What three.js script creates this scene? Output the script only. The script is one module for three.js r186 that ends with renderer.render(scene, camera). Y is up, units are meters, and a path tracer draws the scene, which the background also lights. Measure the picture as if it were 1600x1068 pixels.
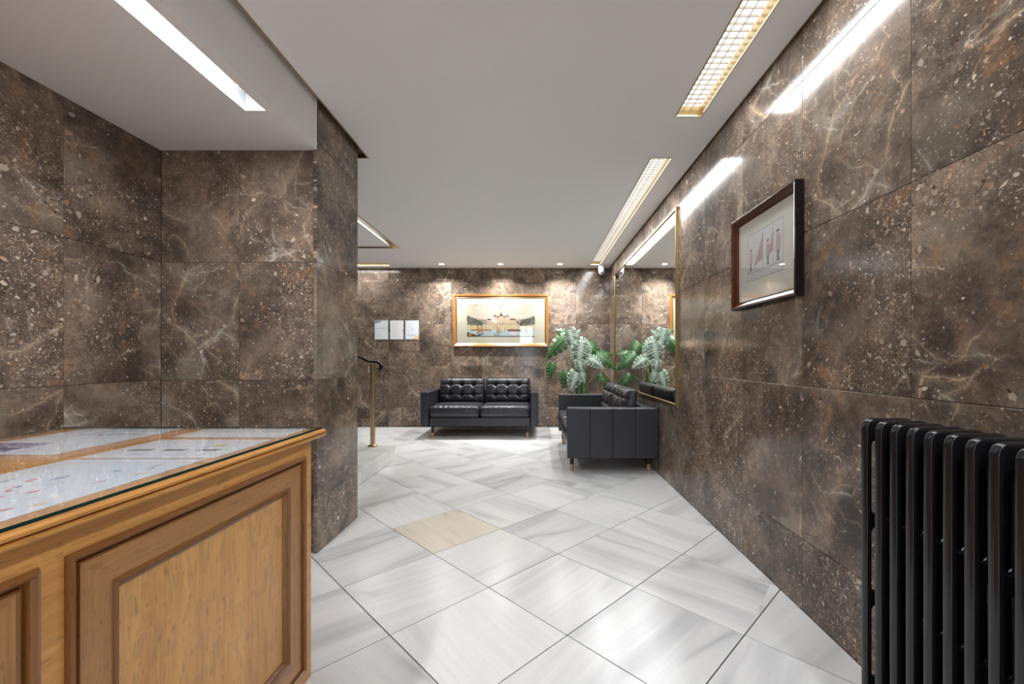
import * as THREE from 'three';
import { RectAreaLightUniformsLib } from 'three/addons/lights/RectAreaLightUniformsLib.js';
import { RoundedBoxGeometry } from 'three/addons/geometries/RoundedBoxGeometry.js';
import { mergeGeometries, mergeVertices, toCreasedNormals } from 'three/addons/utils/BufferGeometryUtils.js';

RectAreaLightUniformsLib.init();
// ------------------------------------------------------------------ camera, sky, exposure
const scene = new THREE.Scene();
const renderer = new THREE.WebGLRenderer({ antialias: true });
renderer.toneMapping = THREE.LinearToneMapping;
renderer.toneMappingExposure = 2.2;
renderer.shadowMap.enabled = true;
const FOCAL = 663;                                            // pixels, in the 1600 x 1068 frame
const camera = new THREE.PerspectiveCamera(2 * Math.atan(534 / FOCAL) * 180 / Math.PI, 1600 / 1068, 0.05, 100);
camera.position.set(0, 1.1, 0);
camera.lookAt(0, 1.1, -1);
camera.setViewOffset(1600, 1068, -39, -25.5, 1600, 1068);     // level camera with a shifted lens
scene.background = new THREE.Color().setRGB(0.72, 0.86, 1.0);
scene.backgroundIntensity = 3.6;
const STRIP = 11, SLOT = 26, SPOT = 6, TRAYL = 4;                         // light levels of the three kinds of lamp

// room numbers (metres)
const XR = 1.16, ZB = -6.79, XL = -2.128, XC = -1.24, ZC = -2.403, ZD = -2.935, XLL = -3.6, ZF = 1.8, H = 2.541, HS = 2.276, HT = 2.70;

// ------------------------------------------------------------------ helpers
function rng(seed) { let a = seed >>> 0; return () => { a = (a + 0x6D2B79F5) | 0; let t = Math.imul(a ^ (a >>> 15), 1 | a); t = (t + Math.imul(t ^ (t >>> 7), 61 | t)) ^ t; return ((t ^ (t >>> 14)) >>> 0) / 4294967296; }; }
const R = rng(7);
const rr = (a, b) => a + (b - a) * R();
const clamp = (x, a, b) => Math.min(b, Math.max(a, x));
const mixv = (a, b, t) => a + (b - a) * t;
const sstep = (a, b, x) => { const t = clamp((x - a) / (b - a), 0, 1); return t * t * (3 - 2 * t); };
const PERM = new Float32Array(65536); { const q = rng(99); for (let i = 0; i < 65536; i++) PERM[i] = q(); }
function vnoise(x, y) {
  const xi = Math.floor(x), yi = Math.floor(y), fx = x - xi, fy = y - yi;
  const u = fx * fx * (3 - 2 * fx), v = fy * fy * (3 - 2 * fy);
  const h = (i, j) => PERM[(Math.imul(i & 0xffff, 1619) + Math.imul(j & 0xffff, 31337)) & 0xffff];
  return mixv(mixv(h(xi, yi), h(xi + 1, yi), u), mixv(h(xi, yi + 1), h(xi + 1, yi + 1), u), v);
}
function fbm(x, y, o) { let s = 0, a = 0.5, n = 0; for (let i = 0; i < o; i++) { s += a * vnoise(x, y); n += a; a *= 0.5; x = x * 2.03 + 17.1; y = y * 2.03 + 9.7; } return s / n; }

const used = new Map();
function numbered(name) { const n = used.get(name) ?? 0; used.set(name, n + 1); return n ? `${name}_${String(n).padStart(3, '0')}` : name; }
function mesh(name, geo, mat, parent) { const m = new THREE.Mesh(geo, mat); m.name = parent ? name : numbered(name); m.castShadow = m.receiveShadow = true; (parent ?? scene).add(m); return m; }
function thing(name, label, category, pos = [0, 0, 0], turn = 0, group) {
  const g = new THREE.Group(); g.name = numbered(name); g.position.set(...pos); g.rotation.y = turn;
  g.userData = { label, category }; if (group) g.userData.group = group; scene.add(g); return g;
}
function tag(o, label, category, group) { o.userData = { label, category }; if (group) o.userData.group = group; return o; }
function structure(name, label, category) { const g = new THREE.Group(); g.name = name; g.userData = { kind: 'structure', label, category }; scene.add(g); return g; }
function box(x0, x1, y0, y1, z0, z1) { const g = new THREE.BoxGeometry(Math.abs(x1 - x0), Math.abs(y1 - y0), Math.abs(z1 - z0)); g.translate((x0 + x1) / 2, (y0 + y1) / 2, (z0 + z1) / 2); return g; }
// box whose uv are metres on every face
function boxUV(x0, x1, y0, y1, z0, z1, su = 1, sv = 1, ou = 0, ov = 0) {
  const g = box(x0, x1, y0, y1, z0, z1), p = g.attributes.position, n = g.attributes.normal, uv = g.attributes.uv;
  for (let i = 0; i < p.count; i++) {
    const x = p.getX(i), y = p.getY(i), z = p.getZ(i);
    const [a, b] = Math.abs(n.getX(i)) > 0.5 ? [z, y] : Math.abs(n.getY(i)) > 0.5 ? [z, x] : [x, y];
    uv.setXY(i, a * su + ou, b * sv + ov);
  }
  return g;
}
// rectangle loops lofted one after another: loops = [[inset, height], ...] in the local xy plane, height along z
function rectLoft(W, Ht, loops, capFirst, capLast, s = 1) {
  const P = [], U = [];
  const c = (l) => { const w = W / 2 - l[0], h = Ht / 2 - l[0]; return [[-w, -h, l[1]], [w, -h, l[1]], [w, h, l[1]], [-w, h, l[1]]]; };
  let run = 0;
  for (let k = 0; k + 1 < loops.length; k++) {
    const a = c(loops[k]), b = c(loops[k + 1]), d = Math.hypot(loops[k + 1][0] - loops[k][0], loops[k + 1][1] - loops[k][1]);
    for (let i = 0; i < 4; i++) {
      const j = (i + 1) % 4, ax = i % 2 === 0 ? 0 : 1, off = i * 0.37;
      const q = [a[i], a[j], b[j], b[i]], t = [run, run, run + d, run + d];
      for (const n of [0, 1, 2, 0, 2, 3]) { P.push(...q[n]); U.push((q[n][ax] + off) * s, (t[n] + off) * s); }
    }
    run += d;
  }
  for (const [on, l, flip] of [[capFirst, loops[0], true], [capLast, loops[loops.length - 1], false]]) if (on) {
    const q = c(l); for (const n of flip ? [0, 2, 1, 0, 3, 2] : [0, 1, 2, 0, 2, 3]) { P.push(...q[n]); U.push(q[n][0] * s, q[n][1] * s); }
  }
  const g = new THREE.BufferGeometry();
  g.setAttribute('position', new THREE.Float32BufferAttribute(P, 3)); g.setAttribute('uv', new THREE.Float32BufferAttribute(U, 2));
  g.computeVertexNormals(); return g;
}
function canvas(w, h) { const c = document.createElement('canvas'); c.width = w; c.height = h; return [c, c.getContext('2d')]; }
function texOf(c, repeat = true) { const t = new THREE.CanvasTexture(c); t.colorSpace = THREE.SRGBColorSpace; t.magFilter = THREE.LinearFilter; if (repeat) t.wrapS = t.wrapT = THREE.RepeatWrapping; return t; }
function paint(S, T, f) { const [c, x] = canvas(S, T); const im = x.createImageData(S, T), d = im.data; for (let j = 0, k = 0; j < T; j++) for (let i = 0; i < S; i++, k += 4) { const q = f(i, j); d[k] = q[0]; d[k + 1] = q[1]; d[k + 2] = q[2]; d[k + 3] = 255; } x.putImageData(im, 0, 0); return [c, x]; }

// ------------------------------------------------------------------ textures
const MS = 2.3;                                               // metres covered by one sheet of brown fossil marble
function fossilMarble(seed, o) {
  const S = 2048, q = rng(seed), ox = seed * 31.7, W = (a, b) => a + (b - a) * q();
  const [c, x] = paint(S, S, (i, j) => {
    const u = i / S * 10 + ox, v = j / S * 10;
    const wx = fbm(u * 0.6, v * 0.6, 2) * 3;
    const m = fbm(u * 0.8 + wx, v * 0.8 - wx, 4), f = fbm(u * 6, v * 6 + wx, 3), g = vnoise(i * 0.41, j * 0.41), h = vnoise(i * 0.13 + 7, j * 0.13), k = fbm(u * 1.7 - 40, v * 1.7 + wx * 0.6, 3);
    const t = (m - 0.5) * 1.7 + 0.5 + (f - 0.5) * 0.7 + (g - 0.5) * 0.34 + (h - 0.5) * 0.3;
    const rust = sstep(0.54, 0.74, k) * sstep(0.42, 0.7, f) * o.rust;
    const haze = sstep(0.58, 0.8, fbm(u * 0.9 + 70, v * 0.9 + wx * 0.5, 4)) * o.haze;
    const L = o.dark + clamp(t, 0, 1.2) * o.range;
    return [mixv(L * (1.05 + rust * 0.36), 172, haze), mixv(L * (0.925 + rust * 0.06), 164, haze), mixv(L * (0.825 - rust * 0.18), 150, haze)];
  });
  x.lineCap = 'round'; x.lineJoin = 'round';
  // wispy pale veins that wander, fork and fade
  const vein = (px, py, a, len, wd, depth) => {
    const pts = [[px, py]]; let drift = 0;
    for (let k = 0; k < len; k++) { drift = drift * 0.55 + W(-0.3, 0.3); a += drift * 0.3 + (q() < 0.06 ? W(-0.9, 0.9) : 0); px += Math.cos(a) * 6 + W(-3.4, 3.4); py += Math.sin(a) * 6 + W(-3.4, 3.4); pts.push([px, py]); if (depth && q() < 0.05) vein(px, py, a + W(0.5, 1.2) * (q() < 0.5 ? -1 : 1), len * W(0.2, 0.5), wd * 0.6, depth - 1); }
    const col = q() < 0.35 ? [190, 186, 174] : [194, 172, 140];
    for (const [w, al, m] of [[40, 0.035, 0.92], [17, 0.08, 0.97], [6, 0.2, 1.03], [2.2, 0.6, 1.14]]) { x.strokeStyle = `rgb(${col.map((v) => Math.min(255, Math.round(v * m))).join(',')})`; for (let k = 0; k + 1 < pts.length; k++) { const e = Math.sin(Math.PI * (k + 0.5) / pts.length) * (0.35 + 0.9 * vnoise(pts[k][0] * 0.03, pts[k][1] * 0.03)); x.globalAlpha = clamp(al * e * W(0.3, 1.2), 0, 1); x.lineWidth = wd * w * (0.3 + e) * W(0.5, 1.4); x.beginPath(); x.moveTo(...pts[k]); x.lineTo(...pts[k + 1]); x.stroke(); } }
  };
  for (let n = 0; n < o.veins; n++) vein(W(0, S), W(0, S), W(0, 6.28), W(30, 130), W(0.6, 1.6), 1);
  // fossil fragments: mostly small irregular chips, a few shell arcs
  const chip = (r) => { const k = 5 + Math.floor(q() * 4), sq = W(0.3, 0.85); x.beginPath(); for (let i = 0; i < k; i++) { const a = i / k * 6.283, rad = r * W(0.5, 1.15); x.lineTo(Math.cos(a) * rad, Math.sin(a) * rad * sq); } x.closePath(); x.fill(); };
  for (let n = 0; n < o.flecks; n++) {
    const px = W(0, S), py = W(0, S), dens = fbm(px / S * 7 + ox + 5, py / S * 7, 3);
    if (q() > sstep(0.32, 0.7, dens) * 0.95 + 0.07) continue;
    const big = q(), r = big > 0.99 ? W(9, 18) : big > 0.92 ? W(5, 9.5) : big > 0.55 ? W(2.4, 5) : W(1.0, 2.4), tone = q();
    x.globalAlpha = W(0.4, 0.98);
    const col = tone < 0.5 ? [214, 198, 178] : tone < 0.75 ? [196, 156, 132] : tone < 0.87 ? [172, 126, 86] : [236, 230, 222], dk = W(0.8, 1.06);
    x.fillStyle = x.strokeStyle = `rgb(${col.map((v) => Math.min(255, Math.round(v * dk))).join(',')})`;
    x.save(); x.translate(px, py); x.rotate(W(0, 6.28));
    if (r > 4 && q() < 0.3) { x.lineWidth = r * W(0.2, 0.42); x.beginPath(); x.ellipse(0, 0, r, r * W(0.5, 0.9), 0, 0, W(0.9, 2.4)); x.stroke(); if (q() < 0.5) { x.globalAlpha = 0.7; x.strokeStyle = 'rgb(38,30,26)'; x.lineWidth = 1.4; x.beginPath(); x.ellipse(0, 0, r * 1.3, r, 0, 0.1, W(0.9, 2.4)); x.stroke(); } }
    else chip(r);
    if (r > 5 && q() < 0.35) { x.globalAlpha = 0.6; x.fillStyle = 'rgb(40,32,27)'; x.translate(r * 0.7, r * 0.5); chip(r * 0.5); }
    x.restore();
  }
  for (let n = 0; n < 150; n++) { // dark cracks and voids
    let px = W(0, S), py = W(0, S), a = W(0, 6.28); x.globalAlpha = W(0.25, 0.7); x.strokeStyle = 'rgb(38,30,26)'; x.lineWidth = W(0.8, 2.4);
    x.beginPath(); x.moveTo(px, py); for (let k = 0; k < 6; k++) { a += W(-0.6, 0.6); px += Math.cos(a) * 5; py += Math.sin(a) * 5; x.lineTo(px, py); } x.stroke();
  }
  x.globalAlpha = 1;
  return texOf(c);
}
const marbleSheets = [
  fossilMarble(11, { dark: 72, range: 64, rust: 0.38, haze: 0.34, veins: 34, flecks: 60000 }),
  fossilMarble(23, { dark: 80, range: 56, rust: 0.22, haze: 0.5, veins: 46, flecks: 42000 }),
  fossilMarble(37, { dark: 64, range: 66, rust: 0.4, haze: 0.25, veins: 22, flecks: 90000 }),
];
const marbleMats = [];
for (const t of marbleSheets) for (const tint of [1.0, 0.9, 1.1]) marbleMats.push(new THREE.MeshPhysicalMaterial({ map: t, color: new THREE.Color().setRGB(tint, tint * 0.985, tint * 0.97), roughness: 0.14, specularIntensity: 0.7 }));

const FS = 3.0;                                               // metres covered by the sheet of white marble
function whiteMarble(seed, base) {
  const S = 1536, ox = seed * 13.3;
  return texOf(paint(S, S, (i, j) => {
    const u = i / S * 6 + ox, v = j / S * 6, w = fbm(u * 0.5, v * 0.5, 2);
    const band = fbm(u * 0.3, v * 2.6 + w * 1.2, 4), fine = fbm(u * 1.2, v * 26 + w * 6, 3), cloud = fbm(u * 0.6 + 30, v * 0.8, 3), gr = vnoise(i * 0.9, j * 0.9);
    const vein = Math.pow(1 - Math.abs(2 * fbm(u * 0.3 + 9, v * 1.1 + w * 0.9, 3) - 1), 22) * sstep(0.45, 0.65, cloud);
    const d = sstep(0.55, 0.85, band) * 0.11 + (fine - 0.5) * 0.06 + (cloud - 0.5) * 0.08 + vein * 0.16 + (gr - 0.5) * 0.03;
    return [base[0] * (1 - d), base[1] * (1 - d * 0.98), base[2] * (1 - d * 0.94)];
  })[0]);
}
const whiteSheet = whiteMarble(3, [234, 234, 234]), creamSheet = whiteMarble(5, [226, 217, 200]);
const floorMats = [1.0, 0.95, 0.97, 0.92].map((k) => new THREE.MeshPhysicalMaterial({ map: whiteSheet, color: new THREE.Color().setRGB(k, k * 0.995, k * 0.99), roughness: 0.24 }));
const creamTile = new THREE.MeshPhysicalMaterial({ map: creamSheet, roughness: 0.24 });
const stepMat = new THREE.MeshPhysicalMaterial({ map: whiteSheet, color: new THREE.Color().setRGB(1, 0.99, 0.96), roughness: 0.3 });

function woodSheet(seed, a, b, fig) {
  const S = 1024, ox = seed * 7.7;
  return texOf(paint(S, S, (i, j) => {
    const u = i / S, v = j / S, warp = fbm(u * 3 + ox, v * 6, 3) * 0.05 * fig;
    const ring = fbm(u * 1.2 + ox, (v + warp) * 26, 4), fine = fbm(u * 9, (v + warp * 0.4) * 190 + ox, 2), flake = fbm(u * 22 + ox, v * 70 + warp * 60, 2), pore = vnoise(u * 46, v * 420 + ox);
    let t = clamp(ring * 0.75 + fine * 0.35 + (flake - 0.5) * 0.45 * fig - 0.08, 0, 1);
    const k = (pore > 0.83 ? 0.88 : 1) * (1 - 0.16 * fig * sstep(0.5, 0.75, flake));
    return [mixv(a[0], b[0], t) * k, mixv(a[1], b[1], t) * k, mixv(a[2], b[2], t) * k];
  })[0]);
}
const wood = (t, o) => new THREE.MeshPhysicalMaterial({ map: t, roughness: 0.38, clearcoat: 0.25, clearcoatRoughness: 0.25, ...o });
const honeySheet = woodSheet(2, [186, 122, 54], [236, 178, 98], 0.35), burlSheet = woodSheet(4, [192, 132, 66], [240, 190, 116], 0.5), redSheet = woodSheet(6, [152, 102, 52], [208, 156, 94], 0.3);
const honeyWood = wood(honeySheet), burlWood = wood(burlSheet), redWood = wood(redSheet), darkMould = wood(redSheet, { color: new THREE.Color().setRGB(0.6, 0.5, 0.38) });
const pictureWood = wood(redSheet, { color: new THREE.Color().setRGB(1.0, 0.78, 0.5), roughness: 0.3 });
const mahogany = wood(redSheet, { color: new THREE.Color().setRGB(0.17, 0.075, 0.05), roughness: 0.22 });
const ebony = new THREE.MeshPhysicalMaterial({ color: 0x15100e, roughness: 0.22 });

const std = (color, roughness, o = {}) => new THREE.MeshPhysicalMaterial({ color, roughness, ...o });
const ceilingPaint = std(new THREE.Color().setRGB(0.84, 0.825, 0.815), 0.75);
const grout = std(0x6f665f, 0.9), floorGrout = std(0x1d1b1a, 0.95), plaster = std(0xa8a29c, 0.9), paintedShadow = std(0x2a2725, 0.95);
const brass = std(new THREE.Color().setRGB(0.54, 0.41, 0.22), 0.32, { metalness: 1 });
const agedBrass = std(new THREE.Color().setRGB(0.42, 0.29, 0.12), 0.36, { metalness: 1 });
const bronzeTrim = std(new THREE.Color().setRGB(0.5, 0.37, 0.19), 0.4, { metalness: 1 });
const leather = std(new THREE.Color().setRGB(0.026, 0.026, 0.032), 0.34, { specularIntensity: 1 });
const blackIron = std(new THREE.Color().setRGB(0.012, 0.012, 0.014), 0.17);
const blackLeg = std(0x141416, 0.4);
const lightWoodTip = std(new THREE.Color().setRGB(0.56, 0.35, 0.16), 0.35, { metalness: 0.4 });
const whitePlastic = std(0xd8d8d6, 0.4), lensBlack = std(0x08080a, 0.1);
const mirrorGlass = std(new THREE.Color().setRGB(0.86, 0.88, 0.87), 0.015, { metalness: 1 });
const pane = std(0xffffff, 0.02, { transmission: 1, thickness: 0, ior: 1.5 });
const glow = (r, g, b, k) => new THREE.MeshStandardMaterial({ color: 0xffffff, emissive: new THREE.Color().setRGB(r, g, b), emissiveIntensity: k, roughness: 0.6 });

// ------------------------------------------------------------------ marble clad walls
const ROWS = [0, 0.311, 0.978, 1.645, 2.312, 2.66];
function slabGeometry(w, h, t) {
  const g = rectLoft(w - 0.0016, h - 0.0016, [[0, 0], [0, t - 0.0012], [0.0012, t]], false, true, 1 / MS), uv = g.attributes.uv;
  const mw = MS - w, mh = MS - h, ou = (w / 2 + R() * mw) / MS, ov = (h / 2 + R() * mh) / MS, fx = R() < 0.5 ? -1 : 1, fy = R() < 0.5 ? -1 : 1;
  for (let i = 0; i < uv.count; i++) { // all faces of a slab take the sheet at their own place
    const p = g.attributes.position; uv.setXY(i, ou + fx * p.getX(i) / MS, ov + fy * p.getY(i) / MS);
  }
  return g;
}
// clad one wall: origin at its low corner, direction dir along the wall, normal n
function clad(parent, origin, dir, n, cuts, rows, t = 0.02, skip) {
  const turn = Math.atan2(n[0], n[2]);
  for (let i = 0; i + 1 < cuts.length; i++) for (let j = 0; j + 1 < rows.length; j++) {
    const w = cuts[i + 1] - cuts[i], h = rows[j + 1] - rows[j], m = (cuts[i] + cuts[i + 1]) / 2;
    const s = mesh('marble_slab', slabGeometry(w, h, t), marbleMats[Math.floor(R() * marbleMats.length)], parent);
    s.position.set(origin[0] + dir[0] * m - n[0] * t, (rows[j] + rows[j + 1]) / 2, origin[2] + dir[2] * m - n[2] * t); s.rotation.y = turn;
  }
}
const wr = structure('wall_right', 'long polished brown fossil marble wall with the mirror', 'wall');
mesh('wall_core', box(XR + 0.021, XR + 0.25, 0, HT, ZB - 0.25, ZF + 0.2), grout, wr);
{ const c = []; for (let z = -2.935 + 0.5395 * 8; z > ZB; z -= 0.5395) c.push(-z); c.push(-ZB); clad(wr, [XR, 0, 0], [0, 0, -1], [-1, 0, 0], [-ZF, ...c.filter((v) => v > -ZF + 0.1)], ROWS); }
const wb = structure('wall_back', 'far marble wall behind the black sofa and large framed print', 'wall');
mesh('wall_core', box(XLL - 0.2, XR + 0.021, 0, HT, ZB - 0.25, ZB - 0.021), grout, wb);
{ const c = [XLL]; for (let x = -3.377; x < XR - 0.02; x += 0.5) c.push(x); c[c.length - 1] = XR; clad(wb, [0, 0, ZB], [1, 0, 0], [0, 0, 1], c, ROWS); }
const wl = structure('wall_left', 'brown marble wall behind the reception desk', 'wall');
mesh('wall_core', box(XL - 0.25, XL - 0.021, 0, HT, ZD, ZF + 0.2), grout, wl);
clad(wl, [XL, 0, 0], [0, 0, 1], [1, 0, 0], [ZC, -1.909, -1.415, -0.921, -0.427, 0.067, 0.561, 1.055, 1.549, ZF], ROWS.slice(0, 4).concat([HS]));
const wm = structure('wall_middle', 'projecting marble clad wall end between the desk alcove and the stairs', 'wall');
mesh('wall_core', box(XLL, XC - 0.021, 0, HT, ZC - 0.021, ZD + 0.021), grout, wm);
clad(wm, [0, 0, ZC], [1, 0, 0], [0, 0, 1], [XL, -1.687, XC - 0.026], ROWS.slice(0, 4).concat([HS]));
clad(wm, [XC, 0, 0], [0, 0, -1], [1, 0, 0], [-ZC - 0.012, -ZD], ROWS);
clad(wm, [0, 0, ZD], [-1, 0, 0], [0, 0, -1], [-XC + 0.02, 1.76, 2.26, 2.76, 3.26, -XLL], ROWS);
const wll = structure('wall_left_rear', 'marble wall closing the stair side of the lobby', 'wall');
mesh('wall_core', box(XLL - 0.25, XLL - 0.021, 0, HT, ZB - 0.25, ZD + 0.3), grout, wll);
clad(wll, [XLL, 0, 0], [0, 0, -1], [1, 0, 0], [-ZD, 3.4, 3.9, 4.4, 4.9, 5.4, 5.9, 6.4, -ZB], ROWS);

// entrance wall behind the camera: timber door between two glazed sidelights
const wf = structure('wall_front', 'entrance wall with a timber door between two glazed sidelights', 'wall');
const E = [-0.66, -0.12, 0.84, 1.08], EH = 2.3;
mesh('wall_core', box(XL - 0.2, E[0], 0, HT, ZF, ZF + 0.2), plaster, wf);
mesh('wall_core', box(E[3], XR + 0.021, 0, HT, ZF, ZF + 0.2), plaster, wf);
mesh('wall_core', box(E[0], E[3], EH, HT, ZF, ZF + 0.2), plaster, wf);
const w1 = structure('window_1', 'tall glazed sidelight left of the entrance door', 'window'), w2 = structure('window_2', 'narrow glazed sidelight right of the entrance door', 'window');
for (const [w, a, b] of [[w1, E[0], E[1]], [w2, E[2], E[3]]]) {
  const f = mesh('window_frame', rectLoft(b - a, EH, [[0, 0], [0, 0.08], [0.04, 0.08], [0.04, 0]], false, false), agedBrass, w); f.position.set((a + b) / 2, EH / 2, ZF + 0.04);
  mesh('pane', box(a + 0.04, b - 0.04, 0.04, EH - 0.04, ZF + 0.075, ZF + 0.081), pane, w);
}
const d1 = structure('door_1', 'timber entrance door', 'door');
mesh('door_leaf', boxUV(E[1], E[2], 0.005, EH, ZF + 0.05, ZF + 0.10), redWood, d1);
{ const p = mesh('door_panel', rectLoft(0.7, 1.9, [[0, 0], [0.01, 0.012], [0.05, 0.012], [0.07, 0.002]], false, true), redWood, d1); p.position.set(0.36, 1.15, ZF + 0.05); p.rotation.y = Math.PI; }
mesh('door_handle', new THREE.CylinderGeometry(0.012, 0.012, 0.3, 12).translate(-0.04, 1.05, ZF + 0.015), brass, d1);
const pave = mesh('pavement', box(-8, 8, -0.14, -0.02, ZF + 0.2, 12), std(0x8d8a86, 0.9)); pave.userData = { kind: 'structure', label: 'grey pavement outside the entrance', category: 'pavement' };

// ------------------------------------------------------------------ floor of diagonal white marble tiles
const fl = structure('floor', 'white veined marble floor laid diagonally in half metre tiles', 'floor');
mesh('mortar_bed', box(XLL - 0.2, XR + 0.2, -0.14, -0.004, ZB - 0.2, ZF + 0.2), floorGrout, fl);
function clipPoly(poly, keep, cut) {
  const out = [];
  for (let i = 0; i < poly.length; i++) { const a = poly[i], b = poly[(i + 1) % poly.length], ka = keep(a), kb = keep(b); if (ka) out.push(a); if (ka !== kb) out.push(cut(a, b)); }
  return out;
}
function clipRect(poly, x0, x1, z0, z1) {
  for (const [ax, lim, sg] of [[0, x0, 1], [0, x1, -1], [1, z0, 1], [1, z1, -1]]) {
    poly = clipPoly(poly, (p) => (p[ax] - lim) * sg >= 0, (a, b) => { const t = (lim - a[ax]) / (b[ax] - a[ax]); return [mixv(a[0], b[0], t), mixv(a[1], b[1], t)]; });
    if (poly.length < 3) return [];
  }
  return poly;
}
function prism(poly, y0, y1, uvOf, ch = 0.0012) { // polygon in xz with a small chamfer on its upper edge
  const cx = poly.reduce((s, p) => s + p[0], 0) / poly.length, cz = poly.reduce((s, p) => s + p[1], 0) / poly.length;
  const inn = poly.map(([x, z]) => { const l = Math.hypot(x - cx, z - cz) || 1; return [x - (x - cx) / l * ch, z - (z - cz) / l * ch]; });
  const P = [], U = [], tri = (...v) => { for (const q of v) { P.push(...q); U.push(...uvOf(q[0], q[2])); } }, n = poly.length;
  for (let i = 0; i < n; i++) {
    const j = (i + 1) % n, A = [poly[i][0], y0, poly[i][1]], B = [poly[j][0], y0, poly[j][1]], C = [poly[i][0], y1 - ch, poly[i][1]], D = [poly[j][0], y1 - ch, poly[j][1]], Ei = [inn[i][0], y1, inn[i][1]], Fi = [inn[j][0], y1, inn[j][1]];
    tri(A, D, B); tri(A, C, D); tri(C, Fi, D); tri(C, Ei, Fi);
    if (i > 0 && i + 1 < n) tri([inn[0][0], y1, inn[0][1]], Fi, Ei);
  }
  const g = new THREE.BufferGeometry(); g.setAttribute('position', new THREE.Float32BufferAttribute(P, 3)); g.setAttribute('uv', new THREE.Float32BufferAttribute(U, 2)); g.computeVertexNormals(); return g;
}
const TA = 0.352, V0 = [-0.232, -2.039], JT = 0.003;
for (let i = -16; i <= 16; i++) for (let j = -16; j <= 16; j++) {
  const cx = V0[0] + (i + j) * TA, cz = V0[1] + (i - j) * TA - TA, r = TA - JT;      // tile centre, half diagonal
  if (cx < XLL - 0.5 || cx > XR + 0.5 || cz < ZB - 0.5 || cz > ZF + 0.5) continue;
  const ru = R(), rv = R(), turn = Math.floor(R() * 4) * Math.PI / 2 + Math.PI / 4 + (R() - 0.5) * 0.3, cs = Math.cos(turn), sn = Math.sin(turn), mi = Math.floor(R() * 4);
  const poly = clipRect([[cx - r, cz], [cx, cz + r], [cx + r, cz], [cx, cz - r]], XLL + 0.002, XR - 0.002, ZB + 0.002, ZF - 0.002);
  if (poly.length < 3) continue;
  const special = Math.abs(cx - (V0[0] - TA)) < 0.1 && Math.abs(cz - (V0[1] - 2 * TA - 0.0)) < 0.1;
  mesh('floor_tile', prism(poly, -0.012, 0, (x, z) => [ru + ((x - cx) * cs + (z - cz) * sn) / FS, rv + (-(x - cx) * sn + (z - cz) * cs) / FS]), special ? creamTile : floorMats[mi], fl);
}

// ------------------------------------------------------------------ ceilings
function holed(outline, holes, y0, y1) { // outline and holes in (x, z), extruded upwards
  const s = new THREE.Shape(outline.map(([x, z]) => new THREE.Vector2(x, -z)));
  for (const h of holes) s.holes.push(new THREE.Path(h.map(([x, z]) => new THREE.Vector2(x, -z))));
  const g = new THREE.ExtrudeGeometry(s, { depth: y1 - y0, bevelEnabled: false }); g.rotateX(-Math.PI / 2); g.translate(0, y0, 0); return g;
}
const rect = (x0, x1, z0, z1) => [[x0, z0], [x1, z0], [x1, z1], [x0, z1]];
const circle = (x, z, r, n = 32) => Array.from({ length: n }, (_, k) => [x + r * Math.cos(k / n * 6.28319), z + r * Math.sin(k / n * 6.28319)]);
const STRIPS = [[0.829, 0.974, -2.522, 0.94], [0.822, 0.967, -6.52, -3.057]], SPOTS = [[-1.455, -6.477], [-0.557, -6.477], [0.352, -6.477]];
const REAR = [-3.45, -2.29, -6.59, -6.41], TRAY = [-3.2, -1.81, -5.54, -3.6];
const CE = 1.148;                                             // edge of the painted ceiling along the right wall
const cl = structure('ceiling', 'pale grey painted ceiling with recessed strip lights and brass edges', 'ceiling');
const CZ = -3.057, CX = -1.208;
mesh('ceiling_panel', holed([[CX, ZF], [CE, ZF], [CE, ZB + 0.014], [XLL, ZB + 0.014], [XLL, CZ], [CX, CZ]],
  [...STRIPS.map((s) => rect(s[0], s[1], s[2], s[3])), rect(...REAR), rect(...TRAY), ...SPOTS.map(([x, z]) => circle(x, z, 0.042))], H, H + 0.07), ceilingPaint, cl);
mesh('upper_slab', box(XLL - 0.2, XR + 0.25, HT, HT + 0.15, ZB - 0.25, ZF + 0.2), paintedShadow, cl);  // slab coloured near black to paint in the shadow of the ceiling gaps
// brass edge strips
mesh('edge_trim', box(CX - 0.009, CX, H - 0.003, H + 0.03, CZ, ZF), bronzeTrim, cl);
mesh('edge_trim', box(XLL, CX, H - 0.003, H + 0.03, CZ, CZ + 0.009), bronzeTrim, cl);
mesh('edge_trim', box(CE, CE + 0.007, H - 0.003, H + 0.03, ZB + 0.008, ZF), bronzeTrim, cl);
mesh('edge_trim', box(XLL, CE, H - 0.003, H + 0.03, ZB + 0.007, ZB + 0.014), bronzeTrim, cl);
// lower ceiling of the desk alcove with its fascia
const SL = [-1.386, -1.289, -2.016, 1.35];
const cs_ = structure('ceiling_alcove', 'lowered pale grey ceiling above the reception desk', 'ceiling');
for (const [a, b, c, d] of [[XL, SL[0], ZC, ZF], [SL[1], XC, ZC, ZF], [SL[0], SL[1], ZC, SL[2]], [SL[0], SL[1], SL[3], ZF]]) mesh('soffit_board', box(a, b, HS, HS + 0.10, c, d), ceilingPaint, cs_);
mesh('fascia', box(XC - 0.02, XC, HS + 0.10, HT, ZC, ZF), ceilingPaint, cs_);

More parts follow.
